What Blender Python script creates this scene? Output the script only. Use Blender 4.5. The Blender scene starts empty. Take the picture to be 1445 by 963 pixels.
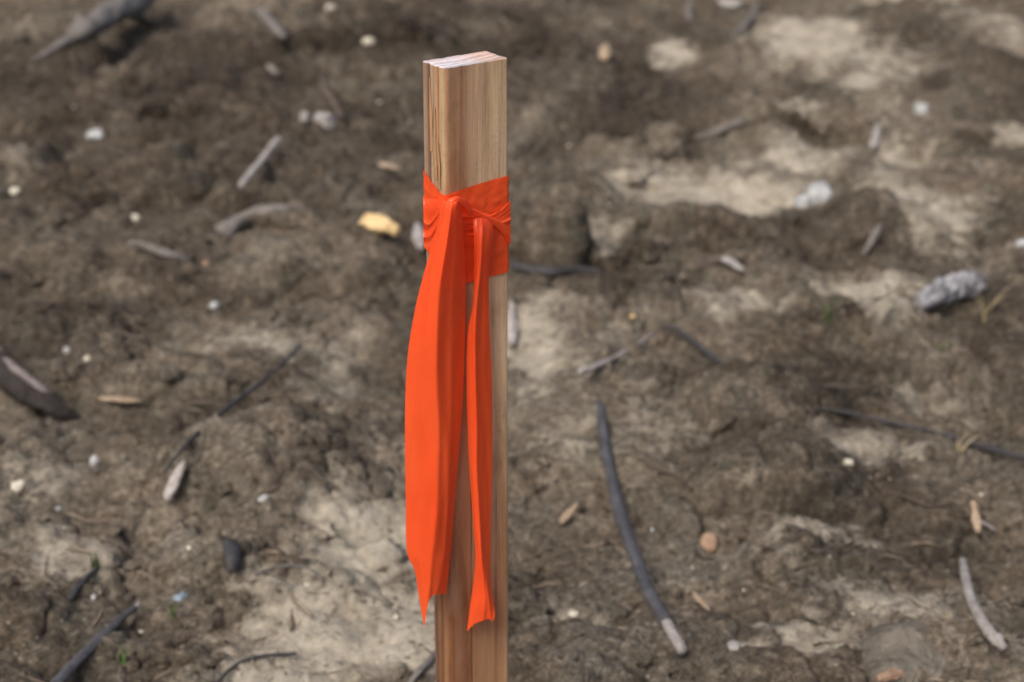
import bpy, math, random
import numpy as np
from math import radians, sin, cos, tan, pi

# ------------------------------------------------------------------ camera
FPX, CX, CY = 2300.0, 722.5, 481.5          # focal length and centre, in pixels of the 1445-wide photograph
PITCH = radians(23.7)
CAMZ = 0.66
K = CAMZ / 0.85                                # the ground's relief was laid out for a 0.85 m eye height
ZS = 0.85 - CAMZ
sp, cp = sin(PITCH), cos(PITCH)
scene = bpy.context.scene
col = scene.collection
cam_d = bpy.data.cameras.new('camera')
cam = bpy.data.objects.new('camera', cam_d); col.objects.link(cam)
cam.location = (0, 0, CAMZ)
cam.rotation_euler = (pi / 2 - PITCH, 0, 0)
cam_d.sensor_width = 36.0
cam_d.lens = 36.0 * FPX / 1445.0
cam_d.clip_start = 0.02
cam_d.clip_end = 400
cam_d.dof.use_dof = True
cam_d.dof.focus_distance = 0.775
cam_d.dof.aperture_fstop = 9.6
cam_d.dof.aperture_blades = 0
scene.camera = cam

# ------------------------------------------------------------------ sky, sun, exposure
SUN_EL, SUN_AZ = radians(51), radians(-146)   # azimuth measured from +Y (view direction) towards +X
w = bpy.data.worlds.new('World'); scene.world = w; w.use_nodes = True
wn = w.node_tree
wn.nodes.clear()
sky = wn.nodes.new('ShaderNodeTexSky'); sky.sky_type = 'NISHITA'; sky.sun_disc = False
sky.sun_elevation = SUN_EL; sky.sun_rotation = SUN_AZ
sky.air_density = 1.0; sky.dust_density = 6.0; sky.ozone_density = 0.6
bg = wn.nodes.new('ShaderNodeBackground'); bg.inputs['Strength'].default_value = 0.095
wo = wn.nodes.new('ShaderNodeOutputWorld')
wn.links.new(sky.outputs[0], bg.inputs[0]); wn.links.new(bg.outputs[0], wo.inputs[0])
sd = bpy.data.lights.new('sun', 'SUN'); sun = bpy.data.objects.new('sun', sd); col.objects.link(sun)
sd.energy = 1.8; sd.angle = radians(28); sd.color = (1.0, 0.94, 0.86)
from mathutils import Vector
sdir = Vector((sin(SUN_AZ) * cos(SUN_EL), cos(SUN_AZ) * cos(SUN_EL), sin(SUN_EL)))
sun.rotation_euler = sdir.to_track_quat('Z', 'Y').to_euler()
sun.location = (-1.5, -1, 3)
scene.view_settings.view_transform = 'Standard'
scene.view_settings.look = 'None'
scene.view_settings.exposure = 0.59
scene.view_settings.gamma = 1.0
scene.render.engine = 'CYCLES'
scene.cycles.use_denoising = True
scene.cycles.max_bounces = 6
scene.cycles.use_adaptive_sampling = False

# ------------------------------------------------------------------ pixel <-> world
def ray(u, v):
    a = (u - CX) / FPX; b = (v - CY) / FPX
    return np.array((a, cp - b * sp, -sp - b * cp))
def at_y(u, v, Y):
    d = ray(u, v); s = Y / d[1]
    return np.array((d[0] * s, Y, CAMZ + d[2] * s))
def z_at(v, yw):
    k = v - CY
    return CAMZ + yw * (k * cp + FPX * sp) / (k * sp - FPX * cp)
def flat(u, v, z=0.0):
    d = ray(u, v); s = (z - CAMZ) / d[2]
    return d[0] * s, d[1] * s

# ------------------------------------------------------------------ noise
rng = np.random.RandomState(7)
_P = rng.permutation(256); _P = np.concatenate([_P, _P, _P])
_G = np.stack([np.cos(np.linspace(0, 2 * pi, 256, endpoint=False)), np.sin(np.linspace(0, 2 * pi, 256, endpoint=False))], 1)
_R1 = rng.rand(256); _R2 = rng.rand(256); _R3 = rng.rand(256)
def perlin(x, y):
    xi = np.floor(x).astype(np.int64); yi = np.floor(y).astype(np.int64)
    xf = x - xi; yf = y - yi
    u = xf * xf * xf * (xf * (xf * 6 - 15) + 10); v = yf * yf * yf * (yf * (yf * 6 - 15) + 10)
    def g(a, b, dx, dy):
        q = _G[_P[_P[a & 255] + (b & 255)]]
        return q[..., 0] * dx + q[..., 1] * dy
    n00 = g(xi, yi, xf, yf); n10 = g(xi + 1, yi, xf - 1, yf)
    n01 = g(xi, yi + 1, xf, yf - 1); n11 = g(xi + 1, yi + 1, xf - 1, yf - 1)
    return ((n00 * (1 - u) + n10 * u) * (1 - v) + (n01 * (1 - u) + n11 * u) * v) * 1.5
def fbm(x, y, o=4, gain=0.5):
    s = 0; a = 1; t = 0
    for i in range(o):
        s = s + a * perlin(x + 17.3 * i, y - 9.1 * i); t += a; a *= gain; x = x * 2.03; y = y * 2.03
    return s / t
def worley(x, y):
    xi = np.floor(x).astype(np.int64); yi = np.floor(y).astype(np.int64)
    f1 = np.full(x.shape, 9.0); f2 = np.full(x.shape, 9.0); rid = np.zeros(x.shape)
    for dx in (-1, 0, 1):
        for dy in (-1, 0, 1):
            h = _P[_P[(xi + dx) & 255] + ((yi + dy) & 255)]
            px = xi + dx + _R1[h]; py = yi + dy + _R2[h]
            d = np.hypot(x - px, y - py)
            c = d < f1
            f2 = np.where(c, f1, np.minimum(f2, d)); rid = np.where(c, _R3[h], rid); f1 = np.where(c, d, f1)
    return f1, f2, rid
def sst(a, b, x):
    t = np.clip((x - a) / (b - a), 0, 1); return t * t * (3 - 2 * t)

# ------------------------------------------------------------------ ground shape
# pale dry sand: pixel centre, pixel half sizes, strength
SAND = [(1140, 68, 80, 34, 1), (1290, 14, 70, 18, .8), (1232, 130, 55, 12, .8), (945, 76, 28, 15, .9), (1000, 268, 165, 42, .9), (1290, 300, 75, 58, 1),
        (1120, 215, 90, 24, .75), (1200, 100, 110, 26, .6), (1270, 215, 70, 20, .6), (1228, 436, 68, 34, 1), (1112, 165, 56, 10, .9), (760, 495, 44, 60, .95), (1050, 440, 70, 26, .6), (845, 345, 40, 20, .5),
        (525, 770, 110, 72, .95), (500, 890, 150, 62, 1.1), (380, 935, 90, 36, .8), (600, 930, 60, 40, .8), (80, 800, 80, 42, .55), (360, 500, 80, 30, .5), (470, 520, 50, 60, .45),
        (1215, 640, 80, 30, .6), (1150, 778, 120, 30, .6), (1120, 935, 90, 34, .75), (1250, 880, 100, 50, .5), (60, 705, 70, 40, .4), (800, 860, 60, 30, .35),
        (340, 640, 80, 30, .3), (1400, 60, 60, 30, .5), (1320, 560, 70, 30, .4), (30, 250, 50, 20, .3), (800, 640, 60, 60, .3), (930, 620, 60, 40, .3), (1430, 200, 40, 30, .6)]
SANDW = []
for (u, v, ru, rv, s) in SAND:
    x, y = flat(u, v); x1, _ = flat(u + ru, v); _, ya = flat(u, v - rv); _, yb = flat(u, v + rv)
    SANDW.append((x / K, y / K, (x1 - x) / K, (ya - yb) / 2 / K, s))
# mounds: pixel centre, radii in metres, height;   lips: pixel, half width, drop, depth behind
MOUND = [(1065, 580, .09, .08, .048), (800, 285, .09, .08, .040), (900, 150, .2, .12, .035), (330, 690, .13, .10, .022), (1130, 320, .16, .1, .035),
         (440, 700, .06, .10, .022), (250, 120, .5, .4, .03), (90, 110, .14, .10, -.045), (1330, 330, .12, .08, .03), (1280, 905, .075, .05, .018), (520, 870, .14, .12, -.015),
         (700, 600, .1, .3, -.012), (1000, 265, .25, .14, -.02), (1290, 300, .12, .12, -.02), (900, 420, .2, .12, .02), (450, 230, .2, .16, .03), (1330, 60, .2, .3, .04)]
LIP = [(1065, 628, .085, .028, .08), (1110, 182, .15, .06, .12), (1225, 474, .085, .045, .08), (350, 335, .10, .03, .10), (560, 300, .12, .02, .08), (770, 385, .17, .045, .09),
       (480, 400, .2, .02, .08), (60, 250, .3, .045, .12), (250, 290, .25, .04, .1), (180, 190, .2, .04, .1), (330, 215, .16, .035, .09), (480, 130, .2, .04, .1), (1340, 445, .09, .02, .05), (1090, 722, .075, .050, .07), (1160, 815, .06, .018, .05),
       (420, 740, .09, .016, .05), (320, 720, .06, .015, .05), (620, 90, .4, .05, .14), (1250, 360, .1, .025, .08), (960, 340, .12, .02, .08), (240, 575, .12, .016, .05), (870, 255, .1, .03, .08),
       (1000, 385, .12, .018, .06), (1380, 210, .16, .03, .1), (420, 850, .07, .014, .04), (1310, 640, .1, .014, .05), (100, 420, .2, .016, .07)]
MW = [(flat(u, v)[0] / K, flat(u, v)[1] / K, a, b, h) for (u, v, a, b, h) in MOUND]
LW = [(flat(u, v)[0] / K, flat(u, v)[1] / K, a, h, d) for (u, v, a, h, d) in LIP]

def sand_mask(x, y): return _sand(np.asarray(x, float) / K, np.asarray(y, float) / K)
def height(x, y): return K * _height(np.asarray(x, float) / K, np.asarray(y, float) / K)
def damp_shade_mask(x, y): return _damp_shade(np.asarray(x, float) / K, np.asarray(y, float) / K)
def _sand(x, y):
    wx = x + .05 * fbm(x * 9, y * 9, 4, .6) + .012 * perlin(x * 55, y * 55); wy = y + .09 * fbm(x * 8 + 31, y * 8, 4, .6) + .02 * perlin(x * 60 + 5, y * 60)
    m = np.zeros(x.shape)
    for (a, b, ra, rb, s) in SANDW:
        d = np.hypot((wx - a) / ra, (wy - b) / rb)
        m = np.maximum(m, s * (1 - sst(.2, 1.55, d)))
    # beyond the patches seen in the photograph, the same kind of patches go on
    g = sst(.22, .5, fbm(x * 2.1 + 7, y * 2.1 + 3, 3)) * .8
    out = np.clip(sst(1.0, 1.6, np.abs(x) / (.35 * np.maximum(y, .3))) + sst(4.0, 4.6, y) + sst(1.15, .9, y), 0, 1)
    m = np.maximum(m, g * out)
    brk = fbm(x * 26, y * 26, 3, .6)
    return np.clip(m * (1.12 + 0.9 * brk) , 0, 1)

# darker, damper soil and painted hollow shade: pixel centre, pixel half sizes, strength
DAMP_SHADE = []
for (u, v, ru, rv, s) in [(250, 150, 430, 150, 1), (640, 60, 260, 100, .9), (880, 130, 150, 90, .9), (560, 330, 190, 80, .6), (1130, 340, 130, 55, .6), (1080, 660, 120, 60, .9), (1300, 770, 110, 60, .5), (430, 690, 100, 70, .7),  # entry at the mound's hollow paints its shade into the soil colour
                          (1400, 470, 100, 110, .6), (100, 440, 220, 110, .5), (340, 850, 130, 50, .5), (780, 330, 80, 110, .7), (1390, 130, 130, 80, .7), (1000, 30, 90, 40, .6), (130, 950, 140, 50, .5)]:
    x, y = flat(u, v); x1, _ = flat(u + ru, v); _, ya = flat(u, v - rv); _, yb = flat(u, v + rv)
    DAMP_SHADE.append((x / K, y / K, (x1 - x) / K, (ya - yb) / 2 / K, s))
def _damp_shade(x, y):
    wx = x + .10 * fbm(x * 6 + 70, y * 6, 4, .6); wy = y + .16 * fbm(x * 6 + 11, y * 6 + 4, 4, .6)
    m = np.zeros(x.shape)
    for (a, b, ra, rb, s) in DAMP_SHADE:
        m = np.maximum(m, s * (1 - sst(.3, 1.4, np.hypot((wx - a) / ra, (wy - b) / rb))))
    out = np.clip(sst(1.0, 1.6, np.abs(x) / (.35 * np.maximum(y, .3))) + sst(4.2, 5, y) + sst(1.15, .9, y), 0, 1)
    return np.clip(np.maximum(m, out * sst(-.3, .3, fbm(x * 1.7, y * 1.7 + 30, 3)) * .9), 0, 1)
def _height(x, y):
    q1 = fbm(x * 5 + 3.1, y * 5, 3); q2 = fbm(x * 5, y * 5 + 8.8, 3)
    wx = x + .045 * q1; wy = y + .045 * q2
    h = .024 * perlin(x * 1.6, y * 1.6) + .020 * perlin(wx * 3.9 + 2, wy * 4.3) + .009 * perlin(wx * 9, wy * 11 + 4)
    sm = _sand(x, y); rough = 1 - .62 * sm
    clump = sst(-.12, .38, perlin(x * 3.1 + 21, y * 3.1 + 5) + .4 * perlin(x * 9 + 2, y * 9))   # some ground is crumbly, some a smooth crust
    f1, f2, r = worley(wx * 7.5, wy * 9.0)
    h = h + rough * 0.020 * (r - .3) * sst(.0, .2, f2 - f1)
    vx = wx + .012 * perlin(x * 28, y * 28); vy = wy + .012 * perlin(x * 28 + 9, y * 28)
    f1, f2, r = worley(vx * 19 + 4, vy * 23)
    pick = sst(-.1, .25, perlin(x * 4 + 40, y * 4))
    h = h + rough * (.15 + .85 * clump) * (.3 + pick) * .009 * (r - .25) * sst(.0, .2, f2 - f1)
    f1, f2, r = worley(vx * 48, vy * 52 + 7)
    h = h + rough * clump * .0022 * (r + .2) * sst(.0, .35, f2 - f1)
    t = fbm(wx * 6 + 50, wy * 8, 3) * 5          # crusty ledges
    h = h + .011 * rough * (np.floor(t) + sst(.72, .95, t - np.floor(t))) * .8
    h = h + (.35 + .65 * rough) * ((.0050 + .0080 * clump) * (fbm(x * 27, y * 33, 6, .76) - .9 * np.abs(fbm(x * 43 + 8, y * 52, 4, .7)) + .3) + rough * .024 * np.minimum(np.abs(fbm(wx * 11 + 3, wy * 15, 5, .66)), .25) + .0026 * perlin(x * 150, y * 170) + .0020 * np.abs(perlin(x * 330, y * 360)))
    n1 = .016 * q1; n2 = .014 * q2 + .01 * perlin(x * 24, y * 24)
    for (a, b, ra, rb, am) in MW:
        d2 = ((x + n1 - a) / ra) ** 2 + ((y + n2 - b) / rb) ** 2
        h = h + am * np.exp(-d2 ** 1.4)
    for (a, b, ra, am, dp) in LW:
        dx = (x + n1 - a) / ra; dy = y + .5 * n2 - b
        h = h + am * np.exp(-dx ** 4) * sst(-.012, .006, dy) * np.exp(-np.maximum(dy, 0) / dp) * (.8 + .6 * perlin(x * 18, y * 18))
        h = h - .35 * am * np.exp(-dx ** 4) * np.exp(-((dy + .012) / .014) ** 2)
    f1, f2, r = worley(vx * 11 + 30, vy * 12)      # small pits and toe holes between clods
    h = h - rough * (.35 + .65 * clump) * .034 * sst(.60, .80, r) * np.exp(-(f1 / (.16 + .2 * (1 - r))) ** 2)
    f1, f2, r = worley(vx * 5.2 + 60, vy * 5.2 + 11)   # drying cracks
    h = h - rough * .007 * np.exp(-((f2 - f1) / .035) ** 2) * sst(-.05, .2, perlin(x * 2.3 + 9, y * 2.3))
    far = sst(0, 1, (np.hypot(x, y - 2.3) - 4) / 10)
    return h * (1 - .3 * far)

def ground_hit(u, v):
    d = ray(u, v)
    s0 = (.14 - CAMZ) / d[2]; s1 = (-.14 - CAMZ) / d[2]
    s = np.linspace(s0, s1, 500)
    x = d[0] * s; y = d[1] * s; z = CAMZ + d[2] * s
    i = np.argmax(z < height(x, y))
    return np.array((x[i], y[i], height(x[i:i + 1], y[i:i + 1])[0]))
def mpp(p):      # metres in one photograph pixel, at a point
    return (p[1] * cp + (CAMZ - p[2]) * sp) / FPX

# ------------------------------------------------------------------ small helpers
def tag(o, label=None, cat=None, group=None, kind=None):
    if label: o['label'] = label
    if cat: o['category'] = cat
    if group: o['group'] = group
    if kind: o['kind'] = kind
    return o
def mesh_obj(name, V, F, mat, parent=None, smooth=True):
    me = bpy.data.meshes.new(name)
    me.from_pydata([tuple(p) for p in V], [], [tuple(f) for f in F])
    if smooth: me.polygons.foreach_set('use_smooth', [True] * len(me.polygons))
    me.update()
    if mat: me.materials.append(mat)
    o = bpy.data.objects.new(name, me); col.objects.link(o)
    if parent: o.parent = parent; 
    return o
def local(V, base):
    return [tuple(np.asarray(p) - base) for p in V]
def empty(name, loc):
    o = bpy.data.objects.new(name, None); col.objects.link(o); o.location = loc
    o.empty_display_size = .02
    return o
def big_mesh(name, V, Q, mat):
    me = bpy.data.meshes.new(name)
    n = len(V); m = len(Q); k = Q.shape[1]
    me.vertices.add(n); me.vertices.foreach_set('co', V.astype(np.float32).ravel())
    me.loops.add(m * k); me.polygons.add(m)
    me.loops.foreach_set('vertex_index', Q.astype(np.int32).ravel())
    me.polygons.foreach_set('loop_start', np.arange(0, m * k, k, dtype=np.int32))
    me.polygons.foreach_set('use_smooth', np.ones(m, bool))
    me.update(calc_edges=True)
    me.materials.append(mat)
    o = bpy.data.objects.new(name, me); col.objects.link(o)
    return o
def grid_quads(nr, nc):
    i = np.arange(nr - 1)[:, None] * nc + np.arange(nc - 1)[None]
    return np.stack([i, i + 1, i + nc + 1, i + nc], -1).reshape(-1, 4)

class NT:
    def __init__(s, name):
        s.m = bpy.data.materials.new(name); s.m.use_nodes = True; s.t = s.m.node_tree; s.t.nodes.clear()
        s.out = s.n('ShaderNodeOutputMaterial')
    def n(s, t, **k):
        x = s.t.nodes.new(t)
        for a, b in k.items(): setattr(x, a, b)
        return x
    def l(s, a, b): s.t.links.new(a, b)
    def set(s, sock, v):
        if hasattr(v, 'is_output'): s.l(v, sock)
        else: sock.default_value = v
    def noise(s, vec, scale, detail=4, rough=.55, dist=0):
        x = s.n('ShaderNodeTexNoise'); x.inputs['Scale'].default_value = scale; x.inputs['Detail'].default_value = detail
        x.inputs['Roughness'].default_value = rough; x.inputs['Distortion'].default_value = dist
        if vec is not None: s.l(vec, x.inputs['Vector'])
        return x.outputs['Fac']
    def mapping(s, vec, scale=(1, 1, 1), loc=(0, 0, 0)):
        x = s.n('ShaderNodeMapping'); x.inputs['Scale'].default_value = scale; x.inputs['Location'].default_value = loc
        s.l(vec, x.inputs['Vector']); return x.outputs[0]
    def ramp(s, fac, stops, interp='LINEAR'):
        x = s.n('ShaderNodeValToRGB'); r = x.color_ramp; r.interpolation = interp
        while len(r.elements) < len(stops): r.elements.new(.5)
        for e, (p, c) in zip(r.elements, stops):
            e.position = p; e.color = (c, c, c, 1) if isinstance(c, (int, float)) else (*c, 1)
        s.l(fac, x.inputs[0]); return x.outputs[0]
    def mix(s, fac, a, b, mode='MIX'):
        x = s.n('ShaderNodeMix', data_type='RGBA', blend_type=mode); x.clamp_factor = True
        s.set(x.inputs[0], fac)
        for sock, v in ((x.inputs[6], a), (x.inputs[7], b)):
            if isinstance(v, (tuple, list)): v = (*v, 1) if len(v) == 3 else v
            s.set(sock, v)
        return x.outputs[2]
    def math(s, op, a, b=0.0, c=0.0):
        x = s.n('ShaderNodeMath', operation=op); x.use_clamp = False
        s.set(x.inputs[0], a); s.set(x.inputs[1], b); s.set(x.inputs[2], c); return x.outputs[0]
    def attr(s, name): return s.n('ShaderNodeAttribute', attribute_name=name).outputs['Fac']
    def bump(s, h, dist, strength=1):
        x = s.n('ShaderNodeBump'); x.inputs['Distance'].default_value = dist; x.inputs['Strength'].default_value = strength
        s.l(h, x.inputs['Height']); return x.outputs[0]
    def bsdf(s, color, rough=.8, normal=None, spec=.3):
        b = s.n('ShaderNodeBsdfPrincipled')
        if isinstance(color, tuple): color = (*color, 1)
        s.set(b.inputs['Base Color'], color); s.set(b.inputs['Roughness'], rough); b.inputs['Specular IOR Level'].default_value = spec
        if normal is not None: s.l(normal, b.inputs['Normal'])
        s.l(b.outputs[0], s.out.inputs[0]); return b

# ------------------------------------------------------------------ materials
def soil_material(name, use_attr=True):
    t = NT(name); pos = t.n('ShaderNodeNewGeometry').outputs['Position']
    n1 = t.noise(pos, 5.5, 5, .62, .6); n2 = t.noise(t.mapping(pos, (1, 1.5, 1)), 62, 9, .78, .5); n3 = t.noise(pos, 190, 6, .75); n4 = t.noise(pos, 14, 4, .6, 1.2)
    a = t.math('ADD', t.math('MULTIPLY', n1, .50), t.math('MULTIPLY', n2, .50))
    c = t.ramp(a, [(.37, (.042, .033, .025)), (.45, (.100, .081, .061)), (.53, (.178, .146, .114)), (.62, (.33, .285, .23))])
    warm = t.ramp(n4, [(.38, (.95, 1.0, 1.0)), (.66, (1.03, .982, .93))])
    c = t.mix(1.0, c, warm, 'MULTIPLY')
    c = t.mix(1.0, c, t.ramp(n3, [(.32, .42), (.5, .96), (.68, 1.75)]), 'MULTIPLY')
    if use_attr:
        c = t.mix(t.attr('damp_shade'), c, t.mix(1.0, c, (.50, .48, .47), 'MULTIPLY'))
        s = t.attr('sand')
        n5 = t.noise(pos, 46, 8, .78, .8)
        sf = t.math('ADD', s, t.math('MULTIPLY', t.math('SUBTRACT', n5, .5), 2.3))
        sf = t.ramp(sf, [(.14, 0.0), (.84, 1.0)])
        sc = t.ramp(t.noise(pos, 22, 5, .65), [(.3, (.34, .298, .24)), (.5, (.51, .455, .368)), (.72, (.61, .555, .46))])
        sc = t.mix(1.0, sc, t.ramp(n3, [(.3, .6), (.5, 1.0), (.75, 1.12)]), 'MULTIPLY')
        c = t.mix(sf, c, sc)
    # scattered pale grit and dark bits of litter
    v = t.n('ShaderNodeTexVoronoi'); v.inputs['Scale'].default_value = 120; t.l(pos, v.inputs['Vector'])
    g = t.math('MULTIPLY', t.ramp(v.outputs['Distance'], [(.12, 1.0), (.2, 0.0)]), t.ramp(t.noise(pos, 30, 2), [(.58, 0.0), (.62, 1.0)]))
    c = t.mix(g, c, (.36, .33, .28))
    v2 = t.n('ShaderNodeTexVoronoi'); v2.inputs['Scale'].default_value = 70; t.l(t.mapping(pos, (1, 2.2, 1)), v2.inputs['Vector'])
    g2 = t.math('MULTIPLY', t.ramp(v2.outputs['Distance'], [(.16, 1.0), (.26, 0.0)]), t.ramp(t.noise(pos, 19, 2), [(.47, 0.0), (.53, 1.0)]))
    c = t.mix(t.math('MULTIPLY', g2, .7), c, (.028, .020, .015))
    hgt = t.math('ADD', t.math('ADD', t.math('MULTIPLY', t.noise(pos, 90, 6, .7, .3), 1.0), t.math('MULTIPLY', n3, .55)), t.math('MULTIPLY', t.noise(pos, 700, 2), .25))
    t.bsdf(c, .93, t.bump(hgt, .010, .9), .25)
    return t.m
M_SOIL = soil_material('soil')
M_CLOD = soil_material('soil_crumb', False)

def simple_mat(name, c1, c2, scale=40, rough=.75, bump=.002, stretch=(1, 1, 1), spec=.35, c3=None):
    t = NT(name); pos = t.n('ShaderNodeTexCoord').outputs['Object']
    n = t.noise(t.mapping(pos, stretch), scale, 5, .65, .4)
    st = [(.36, c1), (.64, c2)]
    if c3: st.append((.74, c3))
    c = t.ramp(n, st)
    t.bsdf(c, rough, t.bump(t.noise(t.mapping(pos, stretch), scale * 3, 4, .65), bump), spec)
    return t.m
def stick_mat(name, c1, c2, rough=.6, spec=.5, c3=None):
    t = NT(name); uv = t.n('ShaderNodeUVMap', uv_map='along').outputs[0]
    pos = t.n('ShaderNodeNewGeometry').outputs['Position']
    g = t.noise(t.mapping(uv, (9, 26, 1)), 1.0, 6, .65, .3)
    b = t.noise(pos, 55, 4, .6)
    f = t.math('ADD', t.math('MULTIPLY', g, .55), t.math('MULTIPLY', b, .45))
    st = [(.36, c1), (.6, c2)]
    if c3: st.append((.72, c3))
    t.bsdf(t.ramp(f, st), rough, t.bump(f, .006, .9), spec)
    return t.m
M_DARKSTICK = stick_mat('dark_bark', (.020, .018, .019), (.068, .064, .068), .5, .6)
M_BLUESTICK = stick_mat('blue_grey_bark', (.030, .029, .032), (.105, .103, .115), .5, .6, (.17, .165, .175))
M_BLACKBARK = stick_mat('black_bark', (.016, .0135, .013), (.050, .043, .041), .8, .12)
M_GREYWOOD = stick_mat('weathered_wood', (.09, .081, .074), (.23, .21, .196), .75, .3, (.33, .305, .288))
M_PALESTICK = stick_mat('bleached_stick', (.22, .185, .16), (.48, .45, .44), .65, .4, (.6, .57, .56))
M_BROWNROOT = stick_mat('root_bark', (.05, .037, .029), (.15, .118, .094), .8, .3)
M_TANWOOD = stick_mat('fresh_wood', (.27, .19, .12), (.45, .35, .25), .7, .3, (.56, .46, .37))
M_PINKBARK = stick_mat('inner_bark', (.13, .105, .10), (.29, .252, .243), .75, .3)
M_YELLOW = simple_mat('yellow_wood', (.46, .32, .15), (.62, .46, .25), 30, .65, .0015)
M_WHITESTONE = simple_mat('white_stone', (.26, .27, .28), (.50, .51, .50), 90, .6, .002)
M_GREYSTONE = simple_mat('grey_stone', (.22, .21, .20), (.40, .38, .36), 50, .8, .002)
M_ORANGESTONE = simple_mat('orange_stone', (.22, .14, .095), (.40, .265, .18), 45, .7, .002)
M_CREAMSTONE = simple_mat('cream_stone', (.40, .37, .29), (.62, .58, .49), 60, .7, .002)
M_LICHEN = simple_mat('lichened_rock', (.09, .085, .09), (.46, .46, .49), 95, .8, .004, c3=(.74, .74, .76))
M_BLUEBIT = simple_mat('blue_grey_film', (.12, .17, .21), (.25, .31, .36), 50, .5, .001)
M_GRASS = simple_mat('grass_blade', (.04, .075, .02), (.085, .13, .04), 20, .6, .0005)
M_DRYGRASS = simple_mat('dry_grass', (.22, .18, .10), (.36, .30, .19), 30, .75, .0005)
M_FIBRE = simple_mat('plant_fibre', (.06, .045, .034), (.26, .21, .16), 6, .8, .0005)
M_ROCK = simple_mat('muddy_stone', (.085, .074, .06), (.20, .178, .145), 40, .9, .008)

# wood of the stake: uv = metres round the stake (0 at the rounded near corner) and metres up
def wood_material():
    t = NT('stake_wood'); uv = t.n('ShaderNodeUVMap', uv_map='grain').outputs[0]
    wav = t.math('MULTIPLY', t.math('SUBTRACT', t.noise(t.mapping(uv, (40, 9, 1)), 1.0, 4), .5), .007)
    sx = t.n('ShaderNodeSeparateXYZ'); t.l(uv, sx.inputs[0])
    u = t.math('ADD', sx.outputs[0], wav); v = sx.outputs[1]
    # board colour across the width: side -18..0 mm, face 0..38 mm
    f = t.math('MULTIPLY_ADD', u, 1 / .060, .018 / .060)
    c = t.ramp(f, [(0, (.34, .24, .17)), (.07, (.22, .14, .10)), (.13, (.40, .29, .20)), (.20, (.36, .20, .10)), (.27, (.44, .32, .20)), (.33, (.42, .23, .125)), (.50, (.39, .21, .12)),
                   (.56, (.45, .285, .18)), (.68, (.55, .385, .245)), (.86, (.59, .425, .27)), (.93, (.59, .425, .27)), (.955, (.62, .5, .36)), (1, (.35, .24, .16))])
    g1 = t.noise(t.mapping(uv, (170, 6, 1)), 1.0, 6, .66, 1.4)
    g2 = t.noise(t.mapping(uv, (1900, 26, 1)), 1.0, 3, .6)
    c = t.mix(1.0, c, t.ramp(g1, [(.28, (.74, .68, .62)), (.5, (.99, .98, .97)), (.72, (1.12, 1.13, 1.14))]), 'MULTIPLY')
    c = t.mix(1.0, c, t.ramp(g2, [(.26, .90), (.44, 1.0), (.75, 1.03)]), 'MULTIPLY')
    # lower part stained brown by damp, with an uneven upper edge
    e = t.math('ADD', v, t.math('MULTIPLY', t.math('SUBTRACT', t.noise(t.mapping(uv, (60, 9, 1), (3, 0, 0)), 1.0, 4, .6), .5), .16))
    e = t.math('SUBTRACT', e, t.math('MULTIPLY', u, .9))
    st = t.ramp(e, [(.35, 1.0), (.47, 0.0)])
    c = t.mix(t.math('MULTIPLY', st, .9), c, t.mix(1.0, c, (.52, .37, .30), 'MULTIPLY'))
    bl = t.noise(t.mapping(uv, (45, 14, 1), (5, 8, 0)), 1.0, 5, .65, .6)
    c = t.mix(1.0, c, t.ramp(bl, [(.34, (.72, .64, .58)), (.52, (1, 1, 1)), (.7, (1.08, 1.07, 1.06))]), 'MULTIPLY')
    # grey weathered haze and small dark pores
    c = t.mix(t.ramp(t.noise(t.mapping(uv, (70, 12, 1), (9, 3, 0)), 1.0, 4), [(.54, 0.0), (.72, .3)]), c, (.36, .29, .235))
    po = t.noise(t.mapping(uv, (3600, 260, 1)), 1.0, 2, .5)
    c = t.mix(t.math('MULTIPLY', t.ramp(po, [(.62, 0.0), (.68, .85)]), t.ramp(t.noise(t.mapping(uv, (90, 20, 1)), 1.0, 2), [(.45, 0.0), (.6, 1.0)])), c, (.10, .06, .035))
    k = t.attr('groove')
    c = t.mix(t.math('MULTIPLY', k, .95), c, (.10, .052, .03))
    h = t.math('ADD', t.math('MULTIPLY', g1, .6), t.math('MULTIPLY', g2, .5))
    t.bsdf(c, .62, t.bump(h, .00025, .7), .3)
    return t.m
def end_material():
    t = NT('end_grain'); uv = t.n('ShaderNodeUVMap', uv_map='grain').outputs[0]
    sx = t.n('ShaderNodeSeparateXYZ'); t.l(uv, sx.inputs[0])
    n = t.noise(t.mapping(uv, (60, 60, 1)), 1.0, 4)
    r = t.math('ADD', t.math('MULTIPLY', sx.outputs[1], 55.0), t.math('MULTIPLY', n, .28))
    r = t.math('ADD', r, t.math('MULTIPLY', sx.outputs[0], -4.0))
    c = t.ramp(r, [(.0, (.60, .52, .46)), (.16, (.34, .35, .42)), (.27, (.68, .65, .64)), (.42, (.44, .40, .44)), (.50, (.70, .68, .69)), (.68, (.46, .37, .40)), (.80, (.68, .63, .63)), (1, (.52, .42, .45))])
    o = t.ramp(t.math('ADD', sx.outputs[0], t.math('MULTIPLY', n, .012)), [(.024, 0.0), (.036, .8)])
    c = t.mix(o, c, t.mix(1.0, c, (1.0, .72, .55), 'MULTIPLY'))
    f = t.noise(t.mapping(uv, (500, 1400, 1)), 1.0, 3)
    c = t.mix(1.0, c, t.ramp(f, [(.3, .78), (.6, 1.06)]), 'MULTIPLY')
    t.bsdf(c, .75, t.bump(f, .0006, .8), .25)
    return t.m
M_WOOD = wood_material(); M_END = end_material()

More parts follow.
